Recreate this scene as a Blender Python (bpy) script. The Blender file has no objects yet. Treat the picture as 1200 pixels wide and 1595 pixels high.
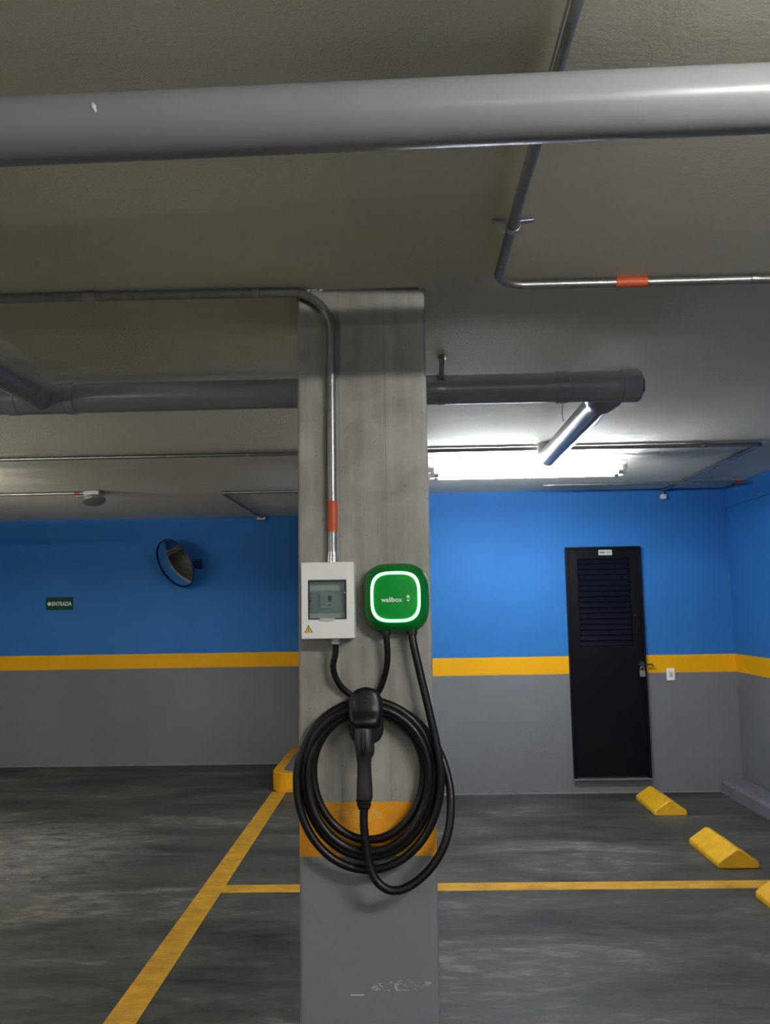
import bpy, bmesh, math, random
from mathutils import Vector, Matrix

random.seed(7)
scene = bpy.context.scene
C = scene.collection

# ------------------------------------------------------------------ camera
FOCAL_PX, IMG_W, IMG_H = 1300.0, 1200.0, 1595.0
CAM_H = 1.433
cam_data = bpy.data.cameras.new('camera')
cam_data.sensor_fit = 'HORIZONTAL'
cam_data.sensor_width = 36.0
cam_data.lens = 36.0 * FOCAL_PX / IMG_W
cam_data.clip_start = 0.02
cam = bpy.data.objects.new('camera', cam_data)
C.objects.link(cam)
M = Matrix(((0.9996, 0.0192, 0.0224), (0.0244, -0.1150, -0.9931), (-0.0165, 0.9932, -0.1154)))
cam.matrix_world = Matrix.Translation((0, 0, CAM_H)) @ M.to_quaternion().to_matrix().to_4x4()
scene.camera = cam

# ------------------------------------------------------------------ world, exposure
world = bpy.data.worlds.new('world')
scene.world = world
world.use_nodes = True
world.node_tree.nodes['Background'].inputs['Color'].default_value = (0.02, 0.02, 0.022, 1)
world.node_tree.nodes['Background'].inputs['Strength'].default_value = 0.3
scene.view_settings.view_transform = 'Standard'
scene.view_settings.look = 'None'
scene.view_settings.gamma = 1.0
scene.view_settings.use_curve_mapping = False
scene.view_settings.exposure = 0.0
scene.cycles.max_bounces = 10
scene.cycles.diffuse_bounces = 6
scene.cycles.use_denoising = True
scene.cycles.caustics_reflective = False
scene.cycles.caustics_refractive = False

# lamp strengths (each lamp builds its own tubes further down)
E_FRONT, E_REAR, E_SIDE, E_AISLE_FILL = 390.0, 180.0, 60.0, 165.0
E_LEFT_FILL = 120.0

# main dimensions in metres (x right, y away from the camera, z up)
H = 2.35            # ceiling
YL = 8.05           # rear wall of the left bay
YR = 6.65           # rear wall of the right bay
XR = 2.56           # right wall
XL, YB = -9.0, -7.0 # walls out of view
XRET = -0.45        # return between the two rear walls
CX0, CX1, CY = -0.296, 0.071, 2.31   # column sides and front face

# ------------------------------------------------------------------ materials
def lin(r, g, b):
    f = lambda c: c / 12.92 if c <= 0.04045 else ((c + 0.055) / 1.055) ** 2.4
    return (f(r / 255), f(g / 255), f(b / 255), 1)

class NT:
    def __init__(self, name):
        self.m = bpy.data.materials.new(name)
        self.m.use_nodes = True
        self.t = self.m.node_tree
        self.b = self.t.nodes['Principled BSDF']
    def n(self, kind, **kw):
        o = self.t.nodes.new(kind)
        for k, v in kw.items():
            setattr(o, k, v)
        return o
    def l(self, a, b):
        self.t.links.new(a, b)
    def pos(self, scale=(1, 1, 1)):
        g = self.n('ShaderNodeNewGeometry')
        mp = self.n('ShaderNodeMapping')
        mp.inputs['Scale'].default_value = scale
        self.l(g.outputs['Position'], mp.inputs['Vector'])
        return mp.outputs[0]
    def noise(self, vec, scale, detail=4, rough=0.55, dist=0.0):
        n = self.n('ShaderNodeTexNoise')
        n.inputs['Scale'].default_value = scale
        n.inputs['Detail'].default_value = detail
        n.inputs['Roughness'].default_value = rough
        n.inputs['Distortion'].default_value = dist
        self.l(vec, n.inputs['Vector'])
        return n.outputs['Fac']
    def ramp(self, fac, stops):
        r = self.n('ShaderNodeValToRGB')
        e = r.color_ramp.elements
        while len(e) < len(stops):
            e.new(0.5)
        for el, (p, c) in zip(e, stops):
            el.position = p
            el.color = c if len(c) == 4 else (*c, 1)
        self.l(fac, r.inputs['Fac'])
        return r.outputs['Color']
    def mix(self, fac, a, b, mode='MIX'):
        m = self.n('ShaderNodeMix', data_type='RGBA', blend_type=mode)
        for sock, v in ((m.inputs['Factor'], fac), (m.inputs['A'], a), (m.inputs['B'], b)):
            pass
        f, A, B = m.inputs[0], m.inputs[6], m.inputs[7]
        for s, v in ((f, fac), (A, a), (B, b)):
            if hasattr(v, 'links'):
                self.l(v, s)
            else:
                s.default_value = v
        return m.outputs[2]
    def math(self, op, a, b=0.0, c=None):
        m = self.n('ShaderNodeMath', operation=op)
        for i, v in enumerate((a, b) if c is None else (a, b, c)):
            if hasattr(v, 'links'):
                self.l(v, m.inputs[i])
            else:
                m.inputs[i].default_value = v
        return m.outputs[0]
    def sep(self):
        g = self.n('ShaderNodeNewGeometry')
        s = self.n('ShaderNodeSeparateXYZ')
        self.l(g.outputs['Position'], s.inputs[0])
        return s.outputs
    def bump(self, h, strength, dist=0.01):
        b = self.n('ShaderNodeBump')
        b.inputs['Strength'].default_value = strength
        b.inputs['Distance'].default_value = dist
        self.l(h, b.inputs['Height'])
        self.l(b.outputs[0], self.b.inputs['Normal'])
    def base(self, c):
        s = self.b.inputs['Base Color']
        if hasattr(c, 'links'):
            self.l(c, s)
        else:
            s.default_value = c
    def set(self, **kw):
        for k, v in kw.items():
            s = self.b.inputs[k.replace('_', ' ')]
            if hasattr(v, 'links'):
                self.l(v, s)
            else:
                s.default_value = v
        return self

def simple(name, col, rough=0.5, metal=0.0, vary=0.08, vscale=18.0, bump=0.0, coat=0.0, spec=0.5):
    t = NT(name)
    f = t.noise(t.pos(), vscale, 3)
    lo = tuple(c * (1 - vary) for c in col[:3]) + (1,)
    hi = tuple(min(1, c * (1 + vary)) for c in col[:3]) + (1,)
    t.base(t.ramp(f, [(0.3, lo), (0.7, hi)]))
    t.set(Roughness=rough, Metallic=metal, Specular_IOR_Level=spec)
    if coat:
        t.set(Coat_Weight=coat)
    if bump:
        t.bump(t.noise(t.pos(), vscale * 12, 2), bump, 0.002)
    return t.m

BLUE, YEL, GREY = lin(50, 120, 190), lin(252, 182, 14), lin(122, 124, 128)

def wall_material():
    t = NT('painted_wall')
    z = t.sep()[2]
    wob = t.math('MULTIPLY', t.math('SUBTRACT', t.noise(t.pos(), 3.0), 0.5), 0.006)
    zz = t.math('ADD', z, wob)
    c = t.mix(t.math('GREATER_THAN', zz, 0.905), GREY, YEL)
    c = t.mix(t.math('GREATER_THAN', zz, 1.042), c, BLUE)
    v = t.ramp(t.noise(t.pos((1, 1, 0.5)), 1.6, 6, 0.6), [(0.3, (0.86, 0.86, 0.86)), (0.7, (1, 1, 1))])
    c = t.mix(1.0, c, v, 'MULTIPLY')
    # scuffs and dried splashes close to the floor
    low = t.math('LESS_THAN', t.math('ADD', z, t.math('MULTIPLY', t.noise(t.pos((1, 1, 0.3)), 14.0), 0.05)), 0.038)
    c = t.mix(t.math('MULTIPLY', low, 0.6), c, lin(140, 140, 138))
    t.base(c)
    t.set(Roughness=0.6, Specular_IOR_Level=0.2)
    t.bump(t.noise(t.pos(), 60, 5), 0.25, 0.004)
    return t.m

def ceiling_material():
    t = NT('stucco_ceiling')
    v = t.noise(t.pos(), 0.9, 5, 0.6, 0.4)
    c = t.ramp(v, [(0.3, lin(226, 221, 198)), (0.5, lin(234, 229, 208)), (0.72, lin(238, 233, 215))])
    t.base(c)
    t.set(Roughness=0.75)
    g = t.noise(t.pos(), 95, 5, 0.7)
    w = t.noise(t.pos((1, 2.2, 1)), 7, 6, 0.7, 1.2)
    hgt = t.math('ADD', t.math('MULTIPLY', g, 0.7), t.math('MULTIPLY', w, 0.8))
    t.bump(hgt, 0.6, 0.014)
    return t.m

def floor_material():
    t = NT('concrete_floor')
    a = t.noise(t.pos((0.55, 1.5, 1)), 1.5, 8, 0.65, 0.8)
    b = t.noise(t.pos((0.8, 2.4, 1)), 9, 8, 0.7, 0.5)
    f = t.math('ADD', t.math('MULTIPLY', a, 0.6), t.math('MULTIPLY', b, 0.4))
    c = t.ramp(f, [(0.36, lin(36, 36, 32)), (0.46, lin(64, 64, 58)), (0.55, lin(84, 83, 76)), (0.65, lin(132, 130, 121))])
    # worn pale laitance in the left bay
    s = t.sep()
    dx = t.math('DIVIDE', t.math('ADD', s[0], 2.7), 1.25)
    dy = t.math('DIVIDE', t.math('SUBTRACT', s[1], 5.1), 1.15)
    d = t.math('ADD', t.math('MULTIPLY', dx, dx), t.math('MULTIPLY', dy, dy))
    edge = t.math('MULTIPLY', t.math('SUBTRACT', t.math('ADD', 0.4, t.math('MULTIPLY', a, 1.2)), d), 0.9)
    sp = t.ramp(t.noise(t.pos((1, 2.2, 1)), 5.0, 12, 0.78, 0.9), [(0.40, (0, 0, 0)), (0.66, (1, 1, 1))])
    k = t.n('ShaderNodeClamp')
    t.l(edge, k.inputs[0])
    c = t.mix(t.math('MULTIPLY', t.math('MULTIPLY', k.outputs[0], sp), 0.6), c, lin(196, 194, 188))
    # scattered pale chips
    chips = t.ramp(t.noise(t.pos((1, 1.3, 1)), 24, 4, 0.6), [(0.70, (0, 0, 0)), (0.76, (1, 1, 1))])
    c = t.mix(t.math('MULTIPLY', chips, 0.35), c, lin(190, 188, 182))
    t.base(c)
    t.l(t.math('ADD', 0.36, t.math('MULTIPLY', b, 0.3)), t.b.inputs['Roughness'])
    t.set(Specular_IOR_Level=0.3)
    t.bump(b, 0.2, 0.006)
    return t.m

def column_material():
    t = NT('column_concrete_and_paint')
    s = t.sep()
    cloud = t.noise(t.pos(), 5.5, 7, 0.65, 0.6)
    streak = t.noise(t.pos((9, 9, 0.5)), 2.2, 5, 0.6)
    f = t.math('ADD', t.math('MULTIPLY', cloud, 0.55), t.math('MULTIPLY', streak, 0.45))
    conc = t.ramp(f, [(0.34, lin(126, 124, 115)), (0.5, lin(154, 153, 145)), (0.66, lin(178, 177, 169))])
    # formwork board seams
    for xs in (-0.175, -0.045):
        near = t.math('LESS_THAN', t.math('ABSOLUTE', t.math('SUBTRACT', t.math('ADD', s[0], t.math('MULTIPLY', streak, 0.006)), xs)), 0.0016)
        conc = t.mix(t.math('MULTIPLY', near, 0.25), conc, lin(80, 78, 74))
    pits = t.ramp(t.noise(t.pos(), 70, 2), [(0.24, (1, 1, 1)), (0.30, (0, 0, 0))])
    conc = t.mix(t.math('MULTIPLY', pits, 0.35), conc, lin(70, 68, 64))
    wob = t.math('MULTIPLY', t.math('SUBTRACT', t.noise(t.pos(), 30), 0.5), 0.004)
    zz = t.math('ADD', s[2], wob)
    yel = t.mix(t.ramp(t.noise(t.pos(), 14, 5), [(0.35, (0, 0, 0)), (0.8, (1, 1, 1))]), lin(248, 165, 20), lin(222, 148, 22))
    # scuffed place in the middle of the yellow band
    ax = t.math('DIVIDE', t.math('ADD', s[0], 0.150), 0.085)
    az = t.math('DIVIDE', t.math('SUBTRACT', s[2], 0.868), 0.045)
    d = t.math('ADD', t.math('MULTIPLY', ax, ax), t.math('MULTIPLY', az, az))
    sc = t.math('MULTIPLY', t.math('LESS_THAN', d, 1.0), t.math('GREATER_THAN', t.noise(t.pos(), 34, 6, 0.7), 0.52))
    yel = t.mix(t.math('MULTIPLY', sc, 0.5), yel, lin(215, 195, 110))
    gp = t.mix(t.noise(t.pos(), 4, 6), lin(112, 116, 122), lin(128, 131, 138))
    # pale scratches low on the grey paint
    ax = t.math('DIVIDE', t.math('ADD', s[0], 0.032), 0.082)
    az = t.math('DIVIDE', t.math('SUBTRACT', s[2], t.math('ADD', 0.455, t.math('MULTIPLY', t.math('ADD', s[0], 0.03), 0.06))), 0.013)
    d = t.math('ADD', t.math('MULTIPLY', ax, ax), t.math('MULTIPLY', az, az))
    sc = t.math('MULTIPLY', t.math('LESS_THAN', d, 1.0), t.math('GREATER_THAN', t.noise(t.pos((1, 1, 1.5)), 38, 6, 0.7, 1.0), 0.54))
    gp = t.mix(t.math('MULTIPLY', sc, 0.7), gp, lin(190, 191, 194))
    l1 = t.math('MULTIPLY', t.math('LESS_THAN', t.math('ABSOLUTE', t.math('SUBTRACT', s[2], 0.432)), 0.0014),
                t.math('LESS_THAN', t.math('ABSOLUTE', t.math('ADD', s[0], 0.145)), 0.018))
    gp = t.mix(l1, gp, lin(215, 216, 218))
    c = t.mix(t.math('GREATER_THAN', zz, 0.780), gp, yel)
    c = t.mix(t.math('GREATER_THAN', zz, 0.920), c, conc)
    t.base(c)
    t.set(Roughness=0.6)
    t.bump(t.math('ADD', t.math('MULTIPLY', cloud, 0.4), t.noise(t.pos(), 90, 4)), 0.18, 0.004)
    return t.m

def line_material():
    t = NT('worn_yellow_floor_paint')
    n1 = t.noise(t.pos((1, 2, 1)), 7, 7, 0.7)
    n2 = t.noise(t.pos(), 40, 4, 0.7)
    c = t.ramp(n1, [(0.32, lin(170, 124, 30)), (0.5, lin(205, 152, 34)), (0.68, lin(222, 168, 44))])
    c = t.mix(t.math('MULTIPLY', t.math('GREATER_THAN', n2, 0.64), 0.35), c, lin(110, 100, 70))
    t.base(c)
    t.set(Roughness=0.6)
    return t.m

def emit(name, col, strength):
    t = NT(name)
    t.base((0.8, 0.8, 0.8, 1))
    t.set(Emission_Color=col, Emission_Strength=strength, Roughness=0.3)
    return t.m

def pane_material():
    t = NT('smoked_window')
    o = t.t.nodes['Material Output']
    tr = t.n('ShaderNodeBsdfTransparent')
    tr.inputs[0].default_value = (0.84, 0.90, 0.87, 1)
    gl = t.n('ShaderNodeBsdfGlossy')
    gl.inputs['Roughness'].default_value = 0.12
    df = t.n('ShaderNodeBsdfDiffuse')
    df.inputs[0].default_value = (0.34, 0.38, 0.36, 1)
    m1, m2 = t.n('ShaderNodeMixShader'), t.n('ShaderNodeMixShader')
    m1.inputs[0].default_value = 0.14
    m2.inputs[0].default_value = 0.06
    t.l(tr.outputs[0], m1.inputs[1]); t.l(df.outputs[0], m1.inputs[2])
    t.l(m1.outputs[0], m2.inputs[1]); t.l(gl.outputs[0], m2.inputs[2])
    t.l(m2.outputs[0], o.inputs['Surface'])
    return t.m

MAT = dict(
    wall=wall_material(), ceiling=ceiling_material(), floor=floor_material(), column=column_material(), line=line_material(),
    pvc=simple('grey_pvc', lin(145, 147, 149), 0.30, vary=0.05, vscale=4),
    pvc_dark=simple('grey_pvc_fitting', lin(146, 148, 151), 0.34, vary=0.05, vscale=4),
    galv=simple('galvanised_steel', lin(150, 150, 148), 0.36, metal=0.85, vary=0.15, vscale=40),
    steel=simple('bright_steel', lin(200, 200, 200), 0.28, metal=1.0, vary=0.08, vscale=60),
    tape=simple('orange_tape', lin(205, 88, 44), 0.5),
    redtape=simple('red_tape', lin(170, 50, 48), 0.5),
    white=simple('white_plastic', lin(246, 246, 242), 0.38, vary=0.02),
    lampwhite=simple('white_enamel', lin(225, 225, 222), 0.45, vary=0.03),
    offwhite=simple('grey_white_plastic', lin(196, 198, 194), 0.45, vary=0.04),
    inner=simple('inner_grey_plastic', lin(176, 180, 178), 0.5, vary=0.05),
    dark=simple('dark_plastic', lin(40, 44, 44), 0.45, vary=0.1),
    rubber=simple('black_rubber', lin(13, 13, 14), 0.40, vary=0.15, vscale=30, spec=0.35),
    black=simple('black_plastic', lin(15, 17, 17), 0.42, vary=0.1, bump=0.1, spec=0.4),
    grip=simple('black_grip_plastic', lin(38, 39, 41), 0.5, vary=0.1, bump=0.2),
    green=simple('painted_glow_shell', lin(2, 118, 40), 0.35, vary=0.06, spec=0.3),  # black shell; the ring's green glow is painted into its colour
    glowface=simple('painted_glow_face', lin(3, 150, 52), 0.45, vary=0.04, spec=0.2),  # black face, with the green LED glow put into its base colour
    halo=emit('green_led', (0.30, 1.0, 0.42, 1), 2.2),
    print_white=simple('white_print', lin(225, 245, 230), 0.5, vary=0.02),
    sticker=simple('yellow_sticker', lin(240, 200, 60), 0.5, vary=0.05),
    ink=simple('black_ink', lin(30, 28, 24), 0.5, vary=0.05),
    inkgrey=simple('grey_ink', lin(125, 130, 134), 0.5, vary=0.05),
    door=simple('dark_navy_enamel', lin(5, 6, 13), 0.40, vary=0.12, vscale=6, spec=0.15),
    slat=simple('dark_navy_slat', lin(10, 13, 30), 0.4, vary=0.1, vscale=6, spec=0.3),
    doorback=simple('dark_void', lin(10, 10, 14), 0.8, vary=0.1),
    signgreen=simple('green_sign', lin(10, 66, 42), 0.5, vary=0.06, spec=0.2),
    mirror=simple('mirror_face', lin(225, 226, 226), 0.04, metal=1.0, vary=0.02),
    rim=simple('dark_blue_rim', lin(26, 44, 84), 0.5, vary=0.1),
    kerbyel=simple('yellow_kerb_paint', lin(238, 172, 22), 0.5, vary=0.12, vscale=9),
    stopyel=simple('yellow_stop_paint', lin(246, 184, 34), 0.5, vary=0.12, vscale=12, bump=0.2),
    kerbgrey=simple('grey_kerb_paint', lin(112, 115, 122), 0.6, vary=0.1, vscale=6),
    plinth=simple('grey_plinth_paint', lin(112, 113, 122), 0.6, vary=0.12, vscale=5, bump=0.2),
    gap=simple('black_joint', lin(8, 8, 9), 0.8, vary=0.1),
    lens=simple('frosted_lens', lin(105, 107, 105), 0.4, vary=0.05),
)

# ------------------------------------------------------------------ helpers
def tag(o, label=None, cat=None, group=None, kind=None):
    for k, v in (('label', label), ('category', cat), ('group', group), ('kind', kind)):
        if v:
            o[k] = v
    return o

def thing(name, label, cat, loc=(0, 0, 0), group=None, kind=None):
    o = bpy.data.objects.new(name, None)
    o.empty_display_size = 0.05
    C.objects.link(o)
    o.location = loc
    return tag(o, label, cat, group, kind)

def obj(name, bm, mat, parent=None, smooth=False, bevel=0.0, segs=2, angle=40):
    """link a bmesh given in world coordinates as one mesh object, expressed relative to its (unrotated) parent"""
    off = Vector((0, 0, 0))
    p = parent
    while p is not None:
        off += Vector(p.location)
        p = p.parent
    bmesh.ops.recalc_face_normals(bm, faces=bm.faces[:])
    if parent is None:
        zs = [v.co for v in bm.verts]
        off = Vector(((min(v.x for v in zs) + max(v.x for v in zs)) / 2, (min(v.y for v in zs) + max(v.y for v in zs)) / 2, min(v.z for v in zs)))
    bmesh.ops.translate(bm, verts=bm.verts[:], vec=-off)
    me = bpy.data.meshes.new(name)
    bm.to_mesh(me)
    bm.free()
    me.materials.append(MAT[mat])
    o = bpy.data.objects.new(name, me)
    C.objects.link(o)
    if parent is None:
        o.location = off
    else:
        o.parent = parent
    if smooth:
        me.shade_smooth()
        me.set_sharp_from_angle(angle=math.radians(angle))
    if bevel:
        b = o.modifiers.new('bevel', 'BEVEL')
        b.width = bevel
        b.segments = segs
        b.limit_method = 'ANGLE'
        b.angle_limit = math.radians(30)
    return o

def copy_tree(o, parent=None):
    c = o.copy()
    C.objects.link(c)
    c.parent = parent
    for ch in [x for x in bpy.data.objects if x.parent == o]:
        copy_tree(ch, c)
    return c

def box(x0, x1, y0, y1, z0, z1, bm=None):
    bm = bm or bmesh.new()
    v = [bm.verts.new(p) for p in ((x0, y0, z0), (x1, y0, z0), (x1, y1, z0), (x0, y1, z0), (x0, y0, z1), (x1, y0, z1), (x1, y1, z1), (x0, y1, z1))]
    for f in ((0, 3, 2, 1), (4, 5, 6, 7), (0, 1, 5, 4), (1, 2, 6, 5), (2, 3, 7, 6), (3, 0, 4, 7)):
        bm.faces.new([v[i] for i in f])
    return bm

def prism(outline, axis, a0, a1, bm=None):
    """extrude a 2D outline; axis 'x' -> outline is (y,z); 'y' -> (x,z); 'z' -> (x,y)"""
    bm = bm or bmesh.new()
    mk = {'x': lambda p, a: (a, p[0], p[1]), 'y': lambda p, a: (p[0], a, p[1]), 'z': lambda p, a: (p[0], p[1], a)}[axis]
    A = [bm.verts.new(mk(p, a0)) for p in outline]
    B = [bm.verts.new(mk(p, a1)) for p in outline]
    n = len(outline)
    bm.faces.new(A); bm.faces.new(B[::-1])
    for i in range(n):
        bm.faces.new((A[i], A[(i + 1) % n], B[(i + 1) % n], B[i]))
    return bm

def loft(sections, bm=None, cap0=True, cap1=True, closed=True):
    bm = bm or bmesh.new()
    rows = [[bm.verts.new(p) for p in s] for s in sections]
    n = len(rows[0])
    for a, b in zip(rows, rows[1:]):
        for i in range(n):
            bm.faces.new((a[i], a[(i + 1) % n], b[(i + 1) % n], b[i]))
    if cap0: bm.faces.new(rows[0][::-1])
    if cap1: bm.faces.new(rows[-1])
    return bm

def superel(cx, cz, a, b, n, y, seg=64):
    out = []
    for i in range(seg):
        t = 2 * math.pi * i / seg
        c, s = math.cos(t), math.sin(t)
        out.append((cx + a * math.copysign(abs(c) ** (2 / n), c), y, cz + b * math.copysign(abs(s) ** (2 / n), s)))
    return out

def superel_h(cx, cy, a, b, n, z, seg=40):
    return [(x, y, z) for x, z0, y in [(p[0], 0, p[2]) for p in superel(cx, cy, a, b, n, 0, seg)]]

def sweep(path, r, seg=14, bm=None, caps=True):
    """circle of radius r (number or list) swept along a path with parallel transport"""
    bm = bm or bmesh.new()
    P = [Vector(p) for p in path]
    rr = r if isinstance(r, (list, tuple)) else [r] * len(P)
    T = []
    for i in range(len(P)):
        d = P[min(i + 1, len(P) - 1)] - P[max(i - 1, 0)]
        T.append(d.normalized())
    u = T[0].orthogonal().normalized()
    rows = []
    for i, p in enumerate(P):
        if i:
            q = T[i - 1].rotation_difference(T[i])
            u = q @ u
        u = (u - T[i] * u.dot(T[i])).normalized()
        w = T[i].cross(u)
        rows.append([bm.verts.new(p + (u * math.cos(2 * math.pi * k / seg) + w * math.sin(2 * math.pi * k / seg)) * rr[i]) for k in range(seg)])
    for a, b in zip(rows, rows[1:]):
        for k in range(seg):
            bm.faces.new((a[k], a[(k + 1) % seg], b[(k + 1) % seg], b[k]))
    if caps:
        bm.faces.new(rows[0][::-1]); bm.faces.new(rows[-1])
    return bm

def fillet(pts, rad, n=10):
    P = [Vector(p) for p in pts]
    out = [P[0]]
    for i in range(1, len(P) - 1):
        a, b = (P[i - 1] - P[i]).normalized(), (P[i + 1] - P[i]).normalized()
        half = a.angle(b) / 2
        d = rad / math.tan(half)
        c = P[i] + (a + b).normalized() * (rad / math.sin(half))
        s, e = P[i] + a * d - c, P[i] + b * d - c
        for k in range(n + 1):
            t = k / n
            w = s.angle(e)
            out.append(c + (s * math.sin((1 - t) * w) + e * math.sin(t * w)) / math.sin(w))
    out.append(P[-1])
    return out

def catmull(pts, n=8):
    P = [Vector(p) for p in pts]
    P = [P[0] * 2 - P[1]] + P + [P[-1] * 2 - P[-2]]
    out = []
    for i in range(1, len(P) - 2):
        a, b, c, d = P[i - 1:i + 3]
        for k in range(n):
            t = k / n
            out.append(0.5 * ((2 * b) + (c - a) * t + (2 * a - 5 * b + 4 * c - d) * t * t + (3 * b - a - 3 * c + d) * t ** 3))
    out.append(P[-2])
    return out

def disc(c, axis, r, h, seg=24, bm=None):
    c, a = Vector(c), Vector(axis).normalized()
    return sweep([c, c + a * h], r, seg, bm)

def framed(x0, x1, z0, z1, yf, yb, hole, recess, bm=None):
    """box whose front (facing -y) has a rectangular recess"""
    bm = bm or bmesh.new()
    hx0, hx1, hz0, hz1 = hole
    R = lambda a, b, c, d, y: [bm.verts.new(p) for p in ((a, y, c), (b, y, c), (b, y, d), (a, y, d))]
    of, ob = R(x0, x1, z0, z1, yf), R(x0, x1, z0, z1, yb)
    hf, hb = R(hx0, hx1, hz0, hz1, yf), R(hx0, hx1, hz0, hz1, yf + recess)
    for i in range(4):
        j = (i + 1) % 4
        bm.faces.new((of[i], of[j], hf[j], hf[i]))
        bm.faces.new((hf[i], hf[j], hb[j], hb[i]))
        bm.faces.new((of[j], of[i], ob[i], ob[j]))
    bm.faces.new(hb); bm.faces.new(ob[::-1])
    return bm

def text_obj(name, body, width, height, centre, mat, parent, bold=0.0, thick=0.0006):
    cu = bpy.data.curves.new('lettering', 'FONT')
    cu.body = body
    cu.size = 1.0
    cu.offset = bold
    cu.extrude = 0.01
    cu.resolution_u = 3
    tmp = bpy.data.objects.new('lettering_tmp', cu)
    C.objects.link(tmp)
    bpy.context.view_layer.update()
    me = bpy.data.meshes.new_from_object(tmp.evaluated_get(bpy.context.evaluated_depsgraph_get()))
    bpy.data.objects.remove(tmp)
    xs = [v.co.x for v in me.vertices]; ys = [v.co.y for v in me.vertices]
    sx, sy = width / (max(xs) - min(xs)), height / (max(ys) - min(ys))
    mx, my = (max(xs) + min(xs)) / 2, (max(ys) + min(ys)) / 2
    bm = bmesh.new()
    bm.from_mesh(me)
    for v in bm.verts:
        x, y, z = v.co
        v.co = (centre[0] + (x - mx) * sx, centre[1] - z / 0.01 * thick, centre[2] + (y - my) * sy)
    return obj(name, bm, mat, parent)

# ------------------------------------------------------------------ the setting
def struct(name, bm, mat, label, cat, bevel=0.0):
    return tag(obj(name, bm, mat, None, bevel=bevel), label, cat, None, 'structure')

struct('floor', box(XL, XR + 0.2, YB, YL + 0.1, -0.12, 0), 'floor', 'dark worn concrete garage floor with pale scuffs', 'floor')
struct('ceiling', box(XL, XR + 0.2, YB, YL + 0.1, H, H + 0.15), 'ceiling', 'rough plastered grey ceiling of the garage', 'ceiling')
struct('wall_rear_left', box(XL, XRET, YL, YL + 0.15, 0, H), 'wall', 'blue and grey rear wall of left bay with thin yellow stripe', 'wall')
struct('wall_rear_right', box(XRET, XR + 0.1, YR, YR + 0.15, 0, H), 'wall', 'blue and grey rear wall of right bay around the dark door', 'wall')
struct('wall_return', box(XRET, XRET + 0.15, YR + 0.15, YL, 0, H), 'wall', 'short return wall between the two rear walls, behind the column', 'wall')
struct('wall_right', box(XR, XR + 0.15, YB, YR, 0, H), 'wall', 'blue and grey wall at right edge above the low plinth', 'wall')
struct('wall_left', box(XL - 0.15, XL, YB, YL, 0, H), 'wall', 'far left garage wall out of view', 'wall')
struct('wall_front', box(XL, XR, YB - 0.15, YB, 0, H), 'wall', 'garage wall behind the camera', 'wall')
struct('trim_1', box(XR - 0.012, XR, YB, YR, 2.185, H), 'wall', 'shallow blue beam along the top of the right wall', 'beam', bevel=0.004)
# plinth with a dark open joint against the right wall
pl = [(XR - 0.175, 0), (XR - 0.170, 0.075), (XR - 0.150, 0.098), (XR - 0.020, 0.112), (XR - 0.020, 0)]
base = struct('baseboard_right', prism(pl, 'y', YB, YR), 'plinth', 'low grey concrete plinth along foot of right wall', 'plinth')
obj('joint', box(XR - 0.020, XR - 0.001, YB, YR, 0, 0.104), 'gap', base)

# column
col = tag(obj('column', box(CX0, CX1, CY, CY + 0.42, 0, H), 'column', None, bevel=0.010, segs=3),
          'bare concrete column with yellow band and grey painted foot', 'column', None, 'structure')
bm = bmesh.new()
for (x, w, h) in ((-0.262, 0.012, 0.004), (-0.245, 0.020, 0.003), (-0.226, 0.012, 0.005), (0.060, 0.010, 0.006)):
    prism([(x - w / 2, H - h), (x - w / 4, H - 0.0005), (x + w / 2, H - 0.0005), (x + w / 3, H - h * 0.8), (x, H - h * 1.2)], 'y', CY - 0.004, CY + 0.004, bm)
obj('plaster_crumbs', bm, 'white', col)

# raised kerb island against the return wall
kx0, kx1, ky0, ky1, kh = -1.10, XRET, 6.80, YL, 0.15
def kerb_outline(ins):
    r = 0.16 - ins * 0.8
    pts = []
    cx, cy = kx0 + ins + r, ky0 + ins + r
    for k in range(7):
        a = math.pi + math.pi / 2 * k / 6
        pts.append((cx + r * math.cos(a), cy + r * math.sin(a)))
    return pts + [(kx1, ky0 + ins), (kx1, ky1), (kx0 + ins, ky1)]
ki = thing('kerb_island', 'raised grey kerb island with yellow edge on rear floor behind the column', 'kerb', (-0.8, 7.4, 0))
obj('painted_edge', prism(kerb_outline(0), 'z', 0, kh), 'kerbyel', ki, bevel=0.006)
obj('top_slab', prism(kerb_outline(0.085), 'z', kh - 0.01, kh + 0.003), 'kerbgrey', ki)

# floor lines
tag(obj('parking_line', box(-1.092, -0.975, -3.0, ky0 + 0.03, 0, 0.0015), 'line'), 'long worn yellow line running to the kerb island', 'floor line')
tag(obj('parking_line', box(-0.975, XR - 0.18, 4.455, 4.575, 0, 0.0014), 'line'), 'yellow cross line passing behind the column between two bays', 'floor line')

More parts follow.
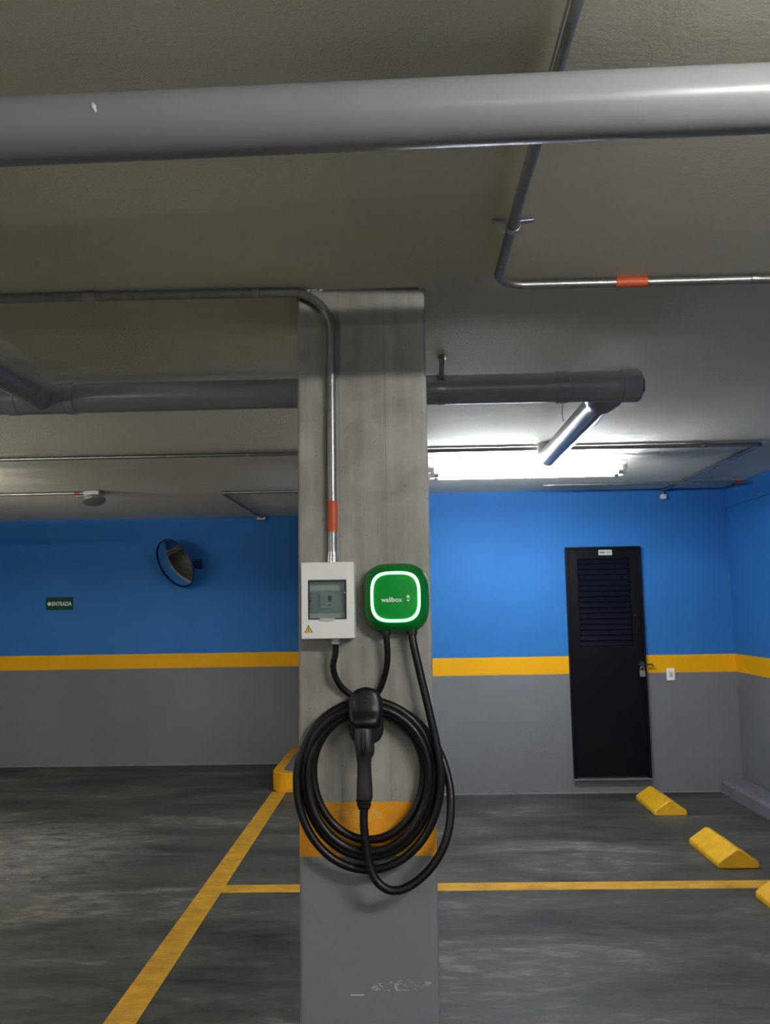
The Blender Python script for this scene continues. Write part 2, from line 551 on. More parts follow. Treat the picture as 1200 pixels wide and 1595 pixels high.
# ------------------------------------------------------------------ wheel stops
def stop_profile():
    w, side, top = 0.110, 0.034, 0.100
    pts = [(-w, 0), (-w, side - 0.006), (-w + 0.006, side + 0.004)]
    for k in range(7):
        a = math.radians(135 - 90 * k / 6)
        pts.append((0.036 * math.cos(a), top - 0.036 + 0.036 * math.sin(a)))
    return pts + [(w - 0.006, side + 0.004), (w, side - 0.006), (w, 0)]
spots = [(1.785, 6.175, 'small yellow wheel stop farthest back, nearest the dark door'),
         (1.785, 5.010, 'middle yellow wheel stop, just behind the cross line'),
         (1.795, 4.075, 'yellow wheel stop cut off by the right edge, in front of cross line')]
first = None
for x, y, lab in spots:
    if first is None:
        o = obj('wheel_stop', prism([(p[0] + x, p[1]) for p in stop_profile()], 'y', y - 0.24, y + 0.24), 'stopyel', None, smooth=True, bevel=0.006, angle=50)
        first = o
    else:
        o = first.copy(); C.objects.link(o)
    o.location = (x, y, 0)
    tag(o, lab, 'wheel stop', 'yellow wheel stops in the right bays')

# ------------------------------------------------------------------ lamps
def tube_light(loc, length, strength, tint, label, drop=0.0, rows=(-0.048, 0.048)):
    x, y, _ = loc
    H = globals()['H'] - drop
    m = emit('lit_tube', tint, strength)
    MAT['lit'] = m
    t = thing('tube_light', label, 'lamp', (x, y, H), 'ceiling tube lights')
    if drop:
        for e in (-1, 1):
            obj('suspension_rod', sweep([(x + e * length * 0.35, y, H), (x + e * length * 0.35, y, H + drop)], 0.004, 8), 'steel', t)
    w = 0.030
    hl = length / 2
    prof = [(-w, H), (-w, H - 0.040), (-0.024, H - 0.048), (0.024, H - 0.048), (w, H - 0.040), (w, H)]
    obj('housing', prism([(p[0] + y, p[1]) for p in prof], 'x', x - hl - 0.02, x + hl + 0.02), 'lampwhite', t)
    for s in rows:
        for e in (-1, 1):
            xx = x + e * (hl - 0.006)
            obj('tube_socket', box(xx - 0.012, xx + 0.012, y + s - (0.020 if s > 0 else 0.012), y + s + (0.020 if s < 0 else 0.012), H - 0.084, H - 0.030), 'lampwhite', t, bevel=0.002)
        tb = obj('tube', sweep([(x - hl + 0.02, y + s, H - 0.070), (x + hl - 0.02, y + s, H - 0.070)], 0.013, 14), 'lit', t, smooth=True)
        for e in (-1, 1):
            obj('end_cap', disc((x + e * (hl - 0.045), y + s, H - 0.070), (e, 0, 0), 0.0138, 0.026, 14), 'steel', tb, smooth=True)
    return t

WHITE, COOL = (1.0, 0.97, 0.92, 1), (0.84, 0.91, 1.0, 1)
tube_light((0.758, 5.06, H), 1.17, E_REAR, COOL, 'glaring twin tube lamp on ceiling by the dark door wall', 0.045)
tube_light((1.35, 0.14, H), 1.22, E_FRONT, WHITE, 'single tube lamp on ceiling above the camera, out of frame', 0.0, (0.0,))
tube_light((-3.45, 5.2, H), 1.22, E_SIDE, WHITE, 'twin tube lamp in left bay, past left edge of frame', 0.3)
tube_light((-3.3, 2.75, H), 1.22, E_LEFT_FILL, WHITE, 'added twin tube fill lamp over left aisle beside the column, out of frame', 0.45)  # unseen lamp, added and hung low to brighten the left ceiling
tube_light((-3.2, -1.5, H), 1.22, E_AISLE_FILL, WHITE, 'added twin tube fill lamp behind the camera on the left', 0.45)  # unseen lamp added as fill, hung low to light the ceiling
tube_light((1.3, -4.2, H), 1.22, E_AISLE_FILL, WHITE, 'added twin tube fill lamp far behind the camera', 0.45)  # second unseen lamp added for ambient fill

# ------------------------------------------------------------------ drain pipes
# large pipe crossing the top of the view (laid to a fall)
pr = 0.0520
PY = 1.264
def p1(x): return (x, PY, 2.2148 + 0.0150 * (x + 0.63))
t = thing('drain_pipe', 'large grey drain pipe crossing the ceiling in front of the column', 'pipe', (0, PY, 2.2))
obj('pipe', sweep([p1(-5.5), p1(-2), p1(0), p1(2.55)], pr, 48), 'pvc', t, smooth=True)
px = p1(-0.472)
obj('paint_speck', sweep([(px[0] - 0.004, px[1] - pr * 0.93, px[2] + 0.012), (px[0] - 0.001, px[1] - pr * 0.975, px[2] + 0.004), (px[0] + 0.003, px[1] - pr * 0.985, px[2] - 0.006)], [0.002, 0.0045, 0.002], 8), 'white', t)
for xx in (-2.2, 1.6):
    a = p1(xx)
    bm = sweep([(a[0] - 0.012, a[1], a[2]), (a[0] + 0.012, a[1], a[2])], pr + 0.002, 32)
    box(a[0] - 0.012, a[0] + 0.012, a[1] - 0.0015, a[1] + 0.0015, a[2] + pr, H, bm)
    obj('pipe_hanger', bm, 'galv', t)

# rear pipe passing behind the column, with a tee at its left and a capped tee at its right
qr, qy, qz = 0.0565, 3.15, 2.269
t = thing('drain_pipe', 'grey drain pipe behind the column with capped branch at its right end', 'pipe', (0, qy, 2.2))
obj('pipe', sweep([(-5.0, qy, qz - 0.006), (-1.5, qy, qz - 0.002), (0.64, qy, qz)], qr, 40), 'pvc', t, smooth=True)
ty = obj('tee_fitting', sweep([(0.595, qy, qz), (0.638, qy, qz), (0.640, qy, qz), (0.860, qy, qz)], [qr + 0.005, qr + 0.005, qr + 0.002, qr + 0.002], 40), 'pvc_dark', t, smooth=True)
bm = sweep([(0.785, qy, qz - 0.004), (0.788, qy + 0.05, qz - 0.006), (0.797, qy + 0.09, qz - 0.008), (0.806, qy + 0.14, qz - 0.008), (0.81, qy + 0.20, qz - 0.008)],
           [0.088, 0.084, 0.076, 0.066, 0.061], 36)
for v in bm.verts:
    v.co.z = min(qz + qr + 0.001, max(v.co.z, qz - qr - 0.006))
obj('branch_collar', bm, 'pvc_dark', ty, smooth=True)
obj('branch_pipe', sweep(fillet([(0.81, qy + 0.15, qz - 0.008), (0.815, 4.665, qz - 0.008), (0.815, 4.665, H)], 0.066, 10), 0.053, 36), 'pvc', t, smooth=True)
cp = obj('end_cap', sweep([(0.842, qy, qz), (0.905, qy, qz), (0.915, qy, qz)], [qr + 0.007, qr + 0.007, qr + 0.001], 40), 'pvc_dark', t, smooth=True)
obj('cleanout_plug', sweep([(0.912, qy, qz), (0.926, qy, qz)], 0.040, 6), 'dark', cp)
tl = obj('tee_fitting', sweep([(-1.53, qy, qz - 0.002), (-1.49, qy, qz - 0.002), (-1.488, qy, qz - 0.002), (-1.30, qy, qz - 0.002), (-1.298, qy, qz - 0.002), (-1.265, qy, qz - 0.002)],
         [qr + 0.005, qr + 0.005, qr + 0.002, qr + 0.002, qr + 0.005, qr + 0.005], 40), 'pvc_dark', t, smooth=True)
obj('branch_collar', sweep([(-1.39, qy + 0.01, qz + 0.004), (-1.392, qy - 0.07, qz + 0.010), (-1.394, qy - 0.16, qz + 0.014)], [0.058, 0.061, 0.060], 36), 'pvc_dark', tl, smooth=True)
obj('branch_pipe', sweep([(-1.394, qy - 0.12, qz + 0.012), (-1.40, 1.55, qz - 0.036)], 0.0545, 36), 'pvc', t, smooth=True)
bm = sweep([(0.138, qy, qz), (0.166, qy, qz)], qr + 0.0025, 36)
prism([(qy - 0.045, qz + 0.042), (qy - 0.150, H), (qy - 0.165, H), (qy - 0.057, qz + 0.030)], 'x', 0.143, 0.161, bm)
box(0.136, 0.168, qy - 0.19, qy - 0.14, H - 0.004, H, bm)
obj('pipe_hanger', bm, 'galv', t)
bm = sweep([(0.6195, qy, qz), (0.6225, qy, qz)], qr + 0.0065, 32)
sweep(catmull([(0.621, qy + 0.01, qz - qr - 0.005), (0.619, qy + 0.02, qz - qr - 0.04), (0.622, qy + 0.015, qz - qr - 0.075)], 4), 0.0014, 6, bm)
obj('tie_wire', bm, 'galv', t)

# ------------------------------------------------------------------ conduits
CR = 0.0125
CZ = H - CR - 0.002
def strap_x(x, y, parent, r=CR):      # saddle over a conduit that runs along x on the ceiling
    bm = sweep([(x - 0.009, y, CZ), (x + 0.009, y, CZ)], r + 0.0022, 18)
    box(x - 0.009, x + 0.009, y + r * 0.5, y + 0.040, H - 0.003, H, bm)
    disc((x, y + 0.028, H - 0.003), (0, 0, -1), 0.005, 0.004, 8, bm)
    return obj('strap', bm, 'steel', parent, smooth=True)
def strap_y(x, y, parent, r=CR):      # two-eared saddle over a conduit that runs along y
    bm = bmesh.new()
    prof = [(-0.048, H), (-0.048, H - 0.003), (-r - 0.005, H - 0.004)]
    for k in range(13):
        a = math.pi + math.pi * k / 12
        prof.append(((r + 0.003) * math.cos(a) * 1.08, CZ + (r + 0.004) * math.sin(a)))
    prof += [(r + 0.005, H - 0.004), (0.048, H - 0.003), (0.048, H)]
    inner = prof[:1] + prof[-1:]
    n = len(prof)
    A = [bm.verts.new((x + p[0], y - 0.009, p[1])) for p in prof]
    B = [bm.verts.new((x + p[0], y + 0.009, p[1])) for p in prof]
    for i in range(n - 1):
        bm.faces.new((A[i], A[i + 1], B[i + 1], B[i]))
    o = obj('strap', bm, 'steel', parent, smooth=True)
    s = o.modifiers.new('solid', 'SOLIDIFY'); s.thickness = 0.0022; s.offset = 0; o.location.z -= 0.0015
    return o
def ring_x(name, x0, x1, y, z, mat, parent, dr=0.0012, seg=18):
    return obj(name, sweep([(x0, y, z), (x1, y, z)], CR + dr, seg), mat, parent, smooth=True)

# from the left along the ceiling, then down the column into the box
t = thing('conduit', 'galvanised conduit along ceiling from left, bending down the column to the white box', 'conduit', (-0.2, 2.28, 1.56))
ax, ay = -0.197, CY - CR - 0.004
obj('pipe', sweep(fillet([(-3.6, ay - 0.02, CZ), (-0.9, ay - 0.01, CZ), (ax, ay, CZ), (ax - 0.001, ay, 1.555)], 0.115, 16), CR, 18), 'galv', t, smooth=True)
ring_x('coupling', -0.905, -0.870, ay - 0.011, CZ, 'steel', t, 0.0022)
strap_x(-0.412, ay - 0.004, t)
obj('tape_band', sweep([(ax, ay, 1.648), (ax, ay, 1.733)], CR + 0.0010, 18), 'tape', t, smooth=True)
obj('connector', sweep([(ax, ay, 1.561), (ax, ay, 1.580), (ax, ay, 1.581), (ax, ay, 1.592)], [CR + 0.003, CR + 0.003, CR + 0.0015, CR + 0.0015], 18), 'steel', t, smooth=True)

# from above the camera, turning right in front of the column
t = thing('conduit', 'galvanised conduit at upper right turning a corner to run right, orange tape on it', 'conduit', (0.3, 2.2, CZ))
obj('pipe', sweep(fillet([(0.279, -4.0, CZ), (0.272, 2.278, CZ), (2.54, 2.275, CZ)], 0.085, 14), CR, 18), 'galv', t, smooth=True)
strap_y(0.273, 1.905, t)
strap_x(0.995, 2.276, t)
ring_x('tape_band', 0.610, 0.698, 2.277, CZ, 'tape', t)

# rear conduit across both bays, then back to the wall and down a little
t = thing('conduit', 'thin dark conduit across rear ceiling, angling back to wall left of the corner', 'conduit', (0.5, 4.77, CZ))
obj('pipe', sweep(fillet([(-4.5, 4.74, CZ), (2.063, 4.76, CZ), (2.066, YR - 0.016, CZ), (2.066, YR - 0.016, H - 0.06)], 0.028, 6), CR * 0.9, 14), 'galv', t, smooth=True)
strap_x(1.72, 4.759, t); strap_x(-0.90, 4.751, t)
obj('fitting', box(2.044, 2.088, YR - 0.040, YR, H - 0.085, H - 0.050), 'lampwhite', t, bevel=0.004)

t = thing('conduit', 'thin conduit on rear left ceiling, angling back to blue wall right of the mirror', 'conduit', (-0.9, 6.28, CZ))
obj('pipe', sweep(fillet([(-0.10, 6.27, CZ), (-1.39, 6.29, CZ), (-1.383, YL - 0.03, CZ)], 0.030, 6), CR * 0.9, 14), 'galv', t, smooth=True)
obj('wall_fitting', box(-1.425, -1.335, YL - 0.060, YL, H - 0.045, H - 0.004), 'galv', t, bevel=0.005)
strap_y(-1.384, 7.80, t)

t = thing('conduit', 'short conduit on ceiling close to the right rear corner', 'conduit', (1.9, 6.07, CZ))
obj('pipe', sweep([(1.02, 6.06, CZ - 0.025), (XR - 0.014, 6.08, CZ - 0.025)], CR * 0.9, 14), 'galv', t, smooth=True)
ring_x('red_band', 2.42, 2.46, 6.078, CZ - 0.025, 'redtape', t)

# ceiling sensor in the left bay fed by its own conduit
t = thing('ceiling_sensor', 'small box with tilted round sensor on the far left ceiling', 'sensor', (-2.33, 6.16, H))
obj('junction_box', box(-2.385, -2.265, 6.10, 6.22, H - 0.045, H), 'steel', t, bevel=0.006)
obj('mounting_plate', box(-2.43, -2.28, 6.07, 6.20, H - 0.052, H - 0.046), 'offwhite', t, bevel=0.002)
c0, nv = Vector((-2.315, 6.13, H - 0.052)), Vector((0.15, -0.25, -1)).normalized()
dm = obj('sensor_dome', sweep([c0, c0 + nv * 0.02, c0 + nv * 0.038, c0 + nv * 0.048], [0.058, 0.088, 0.080, 0.050], 28), 'lens', t, smooth=True)
obj('feed_pipe', sweep([(-5.5, 6.16, CZ), (-2.38, 6.16, CZ)], CR * 0.9, 14), 'galv', t, smooth=True)
obj('red_band', sweep([(-2.47, 6.16, CZ), (-2.43, 6.16, CZ)], CR * 0.9 + 0.0012, 14), 'redtape', t, smooth=True)

# ------------------------------------------------------------------ white electrical box on the column
bx0, bx1, bz0, bz1, byf = -0.277, -0.136, 1.357, 1.560, CY - 0.085
wx0, wx1, wz0, wz1 = -0.259, -0.157, 1.408, 1.512
t = thing('breaker_box', 'white breaker box with smoked window on the column, left of charger', 'electrical box', (-0.2065, CY, bz0))
obj('enclosure', framed(bx0, bx1, bz0, bz1, byf, CY, (wx0, wx1, wz0, wz1), 0.024), 'white', t, bevel=0.003, segs=3)
for nm, b in (('window_frame', (wx0, wx1, wz1 - 0.004, wz1)), ('window_frame', (wx0, wx1, wz0, wz0 + 0.003)),
              ('window_frame', (wx0, wx0 + 0.003, wz0 + 0.003, wz1 - 0.004)), ('window_frame', (wx1 - 0.004, wx1, wz0 + 0.003, wz1 - 0.004))):
    obj(nm, box(b[0], b[1], byf + 0.002, byf + 0.016, b[2], b[3]), 'dark', t)
obj('cover_plate', box(wx0 + 0.004, wx1 - 0.005, byf + 0.017, byf + 0.0238, wz0 + 0.018, wz1 - 0.028), 'inner', t, bevel=0.002)
br = obj('breaker', box(-0.228, -0.190, byf + 0.009, byf + 0.018, 1.437, 1.478), 'offwhite', t, bevel=0.0015)
obj('toggle', box(-0.206, -0.196, byf + 0.0055, byf + 0.0095, 1.455, 1.471), 'dark', br, bevel=0.001)
obj('rating_label', box(-0.2255, -0.211, byf + 0.0084, byf + 0.0092, 1.446, 1.474), 'inner', br)
obj('test_button', box(-0.205, -0.198, byf + 0.0068, byf + 0.0092, 1.442, 1.449), 'inkgrey', br)
MAT['pane'] = pane_material()
obj('window_pane', box(wx0 + 0.003, wx1 - 0.004, byf + 0.003, byf + 0.0045, wz0 + 0.003, wz1 - 0.004), 'pane', t)
for zz in (1.457, 1.478):
    obj('hinge_pin', disc((wx0 + 0.005 if zz < 1.46 else wx1 - 0.004, byf + 0.001, zz), (0, 1, 0), 0.0025, 0.004, 10), 'dark' if zz < 1.46 else 'steel', t)
tabp = [(-0.208 + 0.020 * math.cos(a), wz0 - 0.001 + 0.004 * math.sin(a)) for a in [math.pi + math.pi * k / 10 for k in range(11)]]
obj('window_tab', prism(tabp + [(-0.188, wz0 + 0.003), (-0.228, wz0 + 0.003)], 'y', byf - 0.003, byf + 0.003), 'offwhite', t, bevel=0.001)
tri = lambda c, s: [(c[0] - s, c[1] - s * 0.55), (c[0] + s, c[1] - s * 0.55), (c[0], c[1] + s * 1.15)]
st = obj('warning_sticker', prism(tri((-0.258, 1.3805), 0.0115), 'y', byf - 0.0006, byf + 0.0002), 'ink', t)
obj('yellow_field', prism(tri((-0.258, 1.3803), 0.0092), 'y', byf - 0.0010, byf - 0.0005), 'sticker', st)
bolt = [(0.0010, 0.0065), (-0.0022, 0.0005), (-0.0003, 0.0008), (-0.0014, -0.0045), (0.0022, 0.0018), (0.0004, 0.0015), (0.0020, 0.0065)]
obj('bolt_symbol', prism([(-0.258 + p[0], 1.3795 + p[1]) for p in bolt], 'y', byf - 0.0014, byf - 0.0009), 'ink', st)
gx, gy = -0.1895, CY - 0.045
obj('cable_gland', sweep([(gx, gy, bz0), (gx, gy, bz0 - 0.006), (gx, gy, bz0 - 0.0065), (gx, gy, bz0 - 0.013), (gx, gy, bz0 - 0.016)], [0.0115, 0.0115, 0.0138, 0.0138, 0.0105], 18), 'offwhite', t, smooth=True)

# ------------------------------------------------------------------ charger
wx, wz = -0.0245, 1.462
t = thing('wall_charger', 'rounded charger with lit ring on the column, its green glow painted on the shell', 'charger', (wx, CY, wz - 0.092))
secs = []
for y, a, b, n in ((CY, 0.076, 0.082, 3.4), (CY - 0.006, 0.080, 0.086, 3.4), (CY - 0.016, 0.0845, 0.0905, 3.3), (CY - 0.032, 0.0862, 0.0922, 3.2), (CY - 0.046, 0.0850, 0.0910, 3.2),
                   (CY - 0.058, 0.0815, 0.0870, 3.2), (CY - 0.067, 0.0765, 0.0810, 3.2), (CY - 0.073, 0.0715, 0.0745, 3.3), (CY - 0.0755, 0.0690, 0.0700, 3.3), (CY - 0.0735, 0.066, 0.0665, 3.3), (CY - 0.0725, 0.064, 0.0645, 3.3)):
    k = max(0, (CY - 0.032 - y)) / 0.045
    secs.append(superel(wx - 0.0015 * k, wz + 0.0015 * k, a * (1.03 - 0.06 * min(k, 1)), b * (1.02 - 0.05 * min(k, 1)), n, y))
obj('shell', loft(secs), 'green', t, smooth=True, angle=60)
# LED ring: half-round light guide standing a little proud of the shell
rx, rz = wx - 0.0017, wz + 0.0030
rows = []
for k in range(9):
    a = math.pi * k / 8
    off, pr_ = 0.0040 * math.cos(a), 0.0050 * math.sin(a)
    rows.append(superel(rx, rz, 0.0630 + off, 0.0637 + off, 3.3, CY - 0.0742 - pr_, 72))
obj('led_ring', loft(rows, cap0=False, cap1=False), 'halo', t, smooth=True)
fc = obj('face', loft([superel(rx, rz, 0.0600, 0.0607, 3.3, CY - 0.0722), superel(rx, rz, 0.0594, 0.0601, 3.3, CY - 0.0748), superel(rx, rz, 0.0572, 0.0579, 3.3, CY - 0.0752)]), 'glowface', t, smooth=True)
fy = CY - 0.0753
text_obj('lettering', 'wallbox', 0.0565, 0.0130, (-0.0365, fy, 1.4575), 'print_white', fc, bold=0.02)
lx, lz = 0.0075, 1.4600
bm = disc((lx, fy + 0.0003, lz + 0.0050), (0, -1, 0), 0.0044, 0.0009, 16)
prism([(lx + 0.0035, lz + 0.0010), (lx + 0.0068, lz + 0.0022), (lx + 0.0062, lz - 0.0002)], 'y', fy - 0.0006, fy + 0.0003, bm)
sm = [(lx + 0.0042 * math.cos(a), lz - 0.0030 + 0.0042 * math.sin(a)) for a in [math.pi * (1 + k / 8) for k in range(9)]]
prism(sm, 'y', fy - 0.0006, fy + 0.0003, bm)
obj('logo', bm, 'print_white', fc)
for gx_, rr in ((-0.0535, 0.0125), (0.0160, 0.0145)):
    obj('cable_gland', sweep([(gx_, CY - 0.040, wz - 0.078), (gx_, CY - 0.040, wz - 0.098), (gx_, CY - 0.040, wz - 0.100)], [rr, rr, rr - 0.003], 18), 'black', t, smooth=True)
obj('side_screw', disc((wx + 0.084, CY - 0.030, wz + 0.002), (1, 0, 0), 0.003, 0.006, 10), 'dark', t)

# ------------------------------------------------------------------ cables
sup = catmull([(gx, gy, bz0 - 0.012), (gx - 0.001, gy + 0.002, 1.318), (-0.1975, CY - 0.036, 1.277), (-0.184, CY - 0.026, 1.236), (-0.152, CY - 0.0135, 1.204),
               (-0.113, CY - 0.0105, 1.190), (-0.078, CY - 0.0135, 1.211), (-0.056, CY - 0.026, 1.268), (-0.0505, CY - 0.036, 1.315), (-0.0530, CY - 0.040, 1.355), (-0.0535, CY - 0.040, 1.372)], 8)
tag(obj('supply_cable', sweep(sup, 0.0085, 14), 'rubber', None, smooth=True), 'thin black cable looping from white box down and up to charger', 'cable')

loops = [  # left, right, top, bottom, distance from camera -- outermost first
    (-0.3000, 0.0840, 1.2070, 0.7640, 2.2480),
    (-0.2820, 0.0680, 1.1900, 0.7890, 2.2720),
    (-0.2690, 0.0540, 1.1770, 0.8080, 2.2500),
    (-0.2530, 0.0400, 1.1620, 0.8330, 2.2720)]
path = [(0.0160, CY - 0.040, 1.368), (0.0200, 2.266, 1.335), (0.0370, 2.262, 1.255), (0.0600, 2.256, 1.150), (0.0760, 2.252, 1.070)]
for k, (l, r, tp, bt, yy) in enumerate(loops):
    nx = loops[min(k + 1, 3)]
    n = 20
    for i in range(n):
        th = 2 * math.pi * i / n
        if k == 0 and th < math.radians(88):
            continue
        u = max(0.0, (i / n - 0.60) / 0.40)          # slip over to the next loop on the way up the left side
        u = u * u * (3 - 2 * u)
        L, R_, T_, B_, Y_ = [a + (b - a) * u for a, b in zip((l, r, tp, bt, yy), nx)]
        cx, cz = (L + R_) / 2, (T_ + B_) / 2 + 0.012
        s, c = math.sin(th), math.cos(th)
        X = cx + (R_ - L) / 2 * s
        Z = cz + ((T_ - cz) if c > 0 else (cz - B_)) * c
        path.append((X, Y_, Z))
path += [(-0.108, 2.278, 1.162), (-0.050, 2.290, 1.168), (0.000, 2.296, 1.150), (0.045, 2.296, 1.110), (0.084, 2.288, 1.050), (0.104, 2.270, 0.985), (0.1085, 2.250, 0.935), (0.102, 2.234, 0.872), (0.080, 2.222, 0.815),
         (0.040, 2.214, 0.765), (-0.010, 2.208, 0.732), (-0.050, 2.206, 0.726), (-0.082, 2.207, 0.744), (-0.102, 2.210, 0.780), (-0.113, 2.213, 0.835), (-0.1175, 2.215, 0.890), (-0.1165, 2.216, 0.924)]
t = thing('charging_cable', 'thick black charging cable coiled in loops with plug handle hanging from holder', 'cable', (-0.11, 2.25, 0.72))
obj('cord', sweep(catmull(path, 6), 0.0108, 14), 'rubber', t, smooth=True)
pxc = -0.1155
psec = []
for z, y, a, b, n in ((0.949, 2.216, 0.0200, 0.0190, 2.6), (0.953, 2.216, 0.0212, 0.0200, 2.6), (0.975, 2.216, 0.0208, 0.0198, 2.5), (1.010, 2.215, 0.0188, 0.0185, 2.4), (1.040, 2.213, 0.0180, 0.0180, 2.4),
                      (1.052, 2.211, 0.0200, 0.0195, 2.5), (1.062, 2.210, 0.0235, 0.0220, 2.6), (1.075, 2.208, 0.0252, 0.0235, 2.6), (1.100, 2.210, 0.0255, 0.0240, 2.6), (1.125, 2.215, 0.0245, 0.0230, 2.4), (1.150, 2.222, 0.0225, 0.0215, 2.2)):
    psec.append(superel_h(pxc + (0.004 if 1.055 < z < 1.09 else 0.001), y, a, b, n, z))
pg = obj('plug_handle', loft(psec), 'grip', t, smooth=True, angle=70)
latch = []
for z, y, a in ((1.062, 2.1865, 0.0030), (1.066, 2.1835, 0.0050), (1.080, 2.1820, 0.0058), (1.100, 2.1825, 0.0058), (1.122, 2.186, 0.0052)):
    latch.append(superel_h(pxc + 0.001, y, a, 0.004, 2.6, z, 16))
obj('latch', loft(latch), 'black', pg, smooth=True)
bm = sweep([(pxc - 0.001, 2.216, 0.950), (pxc - 0.001, 2.216, 0.922)], 0.0085, 18)
for z, r, h in ((0.9450, 0.0205, 0.0035), (0.9345, 0.0185, 0.0075), (0.9250, 0.0155, 0.0024)):
    disc((pxc - 0.001, 2.216, z - h / 2), (0, 0, 1), r, h, 20, bm)
obj('strain_relief', bm, 'black', t, smooth=True)

# holder: neck against the column, domed shell in front, plug goes up under its hood
hx = -0.1090
t = thing('plug_holder', 'black domed plug holder on the column with the cable hung over it', 'holder', (hx, CY, 1.09))
obj('neck', loft([superel(hx, 1.118, 0.030, 0.030, 2.4, CY, 28), superel(hx, 1.118, 0.028, 0.028, 2.4, 2.236, 28)]), 'black', t, smooth=True)
out = []
for k in range(13):
    a = math.pi * k / 12
    out.append((hx + 0.0440 * math.cos(a) * (1 - 0.05 * math.sin(a)), 1.192 + 0.0385 * math.sin(a)))
out += [(hx - 0.0452, 1.165), (hx - 0.0455, 1.125), (hx - 0.0435, 1.110), (hx - 0.0360, 1.096), (hx - 0.0240, 1.087), (hx + 0.0240, 1.087), (hx + 0.0360, 1.096), (hx + 0.0435, 1.110), (hx + 0.0455, 1.125), (hx + 0.0452, 1.165)]
obj('back_shell', prism(out, 'y', 2.214, 2.236), 'black', t, smooth=True, bevel=0.006, segs=3)
hs = []
for z, a, f in ((1.2270, 0.020, 2.211), (1.222, 0.029, 2.207), (1.210, 0.0370, 2.204), (1.192, 0.0415, 2.201), (1.176, 0.0425, 2.198), (1.167, 0.0425, 2.193), (1.158, 0.0420, 2.185), (1.150, 0.0410, 2.179), (1.142, 0.0400, 2.178), (1.135, 0.0385, 2.182), (1.130, 0.0350, 2.190)):
    row = []
    for k in range(21):
        th = math.pi * k / 20
        c, s = math.cos(th), math.sin(th)
        row.append((hx + a * math.copysign(abs(c) ** 0.7, c), 2.222 - (2.222 - f) * abs(s) ** 0.55, z))
    hs.append(row)
hd = obj('hood', loft(hs), 'black', t, smooth=True, angle=65)
for zz in (1.2045, 1.1930):
    obj('screw_hole', disc((hx + 0.0005, 2.2045 if zz > 1.2 else 2.2025, zz), (0, -1, 0.1), 0.0034, 0.0022, 12), 'gap', hd)

# ------------------------------------------------------------------ dark louvred door on the right rear wall
dx0, dx1, dz0, dz1, dyf = 1.269, 1.860, 0.117, 1.893, YR - 0.035
lx0, lx1, lz0, lz1 = 1.360, 1.768, 1.118, 1.800
d = tag(bpy.data.objects.new('door_1', None), 'dark navy metal door with louvred upper half on rear wall', 'door', None, 'structure')
C.objects.link(d); d.location = (1.565, YR, dz0)
lf = obj('leaf', framed(dx0 + 0.022, dx1 - 0.022, dz0 + 0.012, dz1 - 0.022, dyf + 0.004, YR, (lx0, lx1, lz0, lz1), 0.026), 'door', d)
for b in ((dx0, dx0 + 0.020, dz0, dz1), (dx1 - 0.020, dx1, dz0, dz1), (dx0 + 0.020, dx1 - 0.020, dz1 - 0.020, dz1)):
    obj('door_frame', box(b[0], b[1], dyf - 0.004, YR, b[2], b[3]), 'door', d, bevel=0.002)
obj('backing', box(lx0, lx1, dyf + 0.0285, dyf + 0.0298, lz0, lz1), 'doorback', lf)
ns = 16
sl0 = None
for i in range(ns):
    z = lz1 - (i + 0.5) * (lz1 - lz0) / ns
    if sl0 is None:
        prof = [(dyf + 0.002, z - 0.016), (dyf + 0.004, z - 0.0175), (dyf + 0.027, z + 0.013), (dyf + 0.025, z + 0.0145)]
        sl0 = obj('slat', prism(prof, 'x', lx0 + 0.001, lx1 - 0.001), 'slat', lf)
        z_first = z
    else:
        s = sl0.copy(); C.objects.link(s); s.parent = lf
        s.location = (0, 0, z - z_first)
pt = obj('name_plate', box(1.531, 1.636, dyf - 0.0005, dyf + 0.004, 1.826, 1.868), 'offwhite', lf)
bm = bmesh.new()
for k in range(4):
    box(1.541 + k * 0.0095, 1.5485 + k * 0.0095, dyf - 0.0010, dyf - 0.0004, 1.841, 1.853, bm)
obj('dark_print', bm, 'ink', pt)
bm = bmesh.new()
for k in range(4):
    box(1.592 + k * 0.0088, 1.5985 + k * 0.0088, dyf - 0.0010, dyf - 0.0004, 1.843, 1.852, bm)
obj('grey_print', bm, 'inkgrey', pt)
obj('threshold', box(dx0 - 0.002, dx1 + 0.002, YR - 0.042, YR, dz0 - 0.012, dz0), 'plinth', d)
bm = box(1.800, 1.885, dyf - 0.010, dyf + 0.004, 0.966, 0.978)
sweep([(1.872, dyf - 0.004, 0.972), (1.905, dyf - 0.004, 0.972), (1.912, dyf - 0.004, 0.955)], 0.006, 10, bm)
obj('bolt', bm, 'dark', d)
obj('hasp', box(1.812, 1.842, dyf - 0.003, dyf + 0.004, 0.935, 0.995), 'dark', d)
obj('keyhole', disc((1.795, dyf + 0.004, 1.349), (0, -1, 0), 0.008, 0.003, 12), 'dark', lf)
k = thing('padlock', 'silver padlock hanging on the bolt of the dark door', 'padlock', (1.823, dyf - 0.014, 0.880))
obj('lock_body', prism([(1.803, 0.881), (1.843, 0.881), (1.843, 0.922), (1.838, 0.927), (1.808, 0.927), (1.803, 0.922)], 'y', dyf - 0.024, dyf - 0.006), 'steel', k, bevel=0.002)
sh = [(1.809, dyf - 0.015, 0.925), (1.809, dyf - 0.015, 0.945)] + [(1.823 - 0.014 * math.cos(a), dyf - 0.015, 0.945 + 0.014 * math.sin(a)) for a in [math.pi * q / 8 for q in range(1, 8)]] + [(1.837, dyf - 0.015, 0.945), (1.837, dyf - 0.015, 0.925)]
obj('shackle', sweep(sh, 0.0035, 10), 'steel', k, smooth=True)

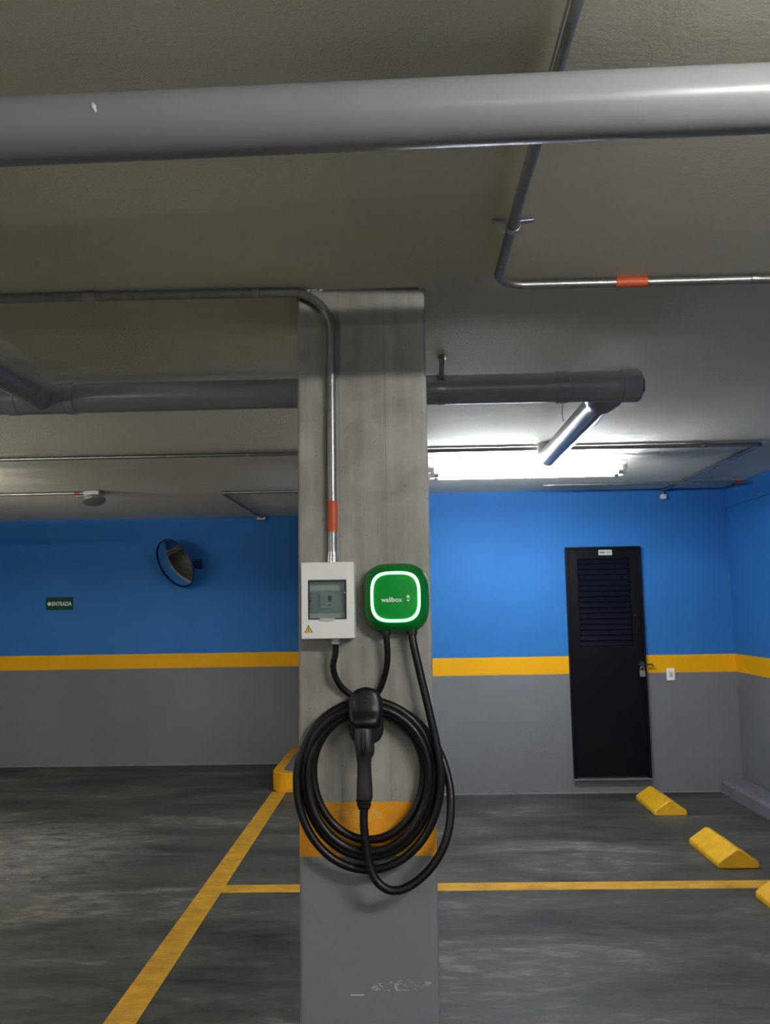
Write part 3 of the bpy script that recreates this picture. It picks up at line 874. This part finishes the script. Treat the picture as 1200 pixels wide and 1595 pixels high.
# switch plate
k = thing('switch_plate', 'small white switch plate on rear wall right of the door', 'switch', (2.053, YR, 0.845))
obj('plate', box(2.021, 2.085, YR - 0.008, YR, 0.845, 0.938), 'white', k, bevel=0.003)
obj('rocker', box(2.040, 2.068, YR - 0.012, YR - 0.007, 0.872, 0.912), 'offwhite', k, bevel=0.002)
obj('indicator', box(2.048, 2.061, YR - 0.0128, YR - 0.0118, 0.884, 0.890), 'inkgrey', k)

# ------------------------------------------------------------------ sign and mirror on the left rear wall
sx0, sx1, sz0, sz1 = -3.480, -3.216, 1.476, 1.598
k = thing('wall_sign', 'small green entrance sign with white lettering on left blue wall', 'sign', ((sx0 + sx1) / 2, YL, sz0))
obj('panel', box(sx0, sx1, YL - 0.006, YL, sz0, sz1), 'signgreen', k, bevel=0.001)
text_obj('lettering', 'ENTRADA', 0.190, 0.040, (-3.3245, YL - 0.0065, 1.5345), 'print_white', k, bold=0.022, thick=0.001)
ar = [(-3.468, 1.535), (-3.446, 1.560), (-3.446, 1.548), (-3.427, 1.548), (-3.427, 1.522), (-3.446, 1.522), (-3.446, 1.510)]
obj('arrow', prism(ar, 'y', YL - 0.0078, YL - 0.0055), 'print_white', k)

mc = Vector((-2.175, 7.86, 1.895))
nrm = Vector((-0.549, -0.704, -0.45)).normalized()
k = thing('convex_mirror', 'round convex mirror tilted on bracket on left blue wall', 'mirror', (-2.0, YL, 1.9))
u = nrm.cross(Vector((0, 0, 1))).normalized(); w = u.cross(nrm)
mr, sag = 0.243, 0.060
bm = bmesh.new()
rows = []
for i in range(1, 15):
    r = mr * i / 14
    hgt = sag * (1 - (i / 14) ** 2)
    rows.append([bm.verts.new(mc + (u * math.cos(2 * math.pi * q / 48) + w * math.sin(2 * math.pi * q / 48)) * r + nrm * hgt) for q in range(48)])
top = bm.verts.new(mc + nrm * sag)
for q in range(48):
    bm.faces.new((top, rows[0][q], rows[0][(q + 1) % 48]))
for a, b in zip(rows, rows[1:]):
    for q in range(48):
        bm.faces.new((a[q], b[q], b[(q + 1) % 48], a[(q + 1) % 48]))
obj('mirror_face', bm, 'mirror', k, smooth=True)
bm = sweep([mc + nrm * 0.010, mc + nrm * 0.003, mc - nrm * 0.010, mc - nrm * 0.030], [mr + 0.001, mr + 0.006, mr + 0.005, mr * 0.5], 48, None, caps=False)
bm.faces.new([v for v in bm.verts][-48:])
obj('rim', bm, 'rim', k, smooth=True)
bk = obj('bracket', sweep([mc - nrm * 0.028, mc - nrm * 0.09, Vector((-2.02, YL - 0.06, 1.905)), Vector((-1.995, YL, 1.895))], 0.014, 12), 'rim', k, smooth=True)
obj('wall_plate', box(-2.035, -1.955, YL - 0.008, YL, 1.850, 1.940), 'rim', bk, bevel=0.002)
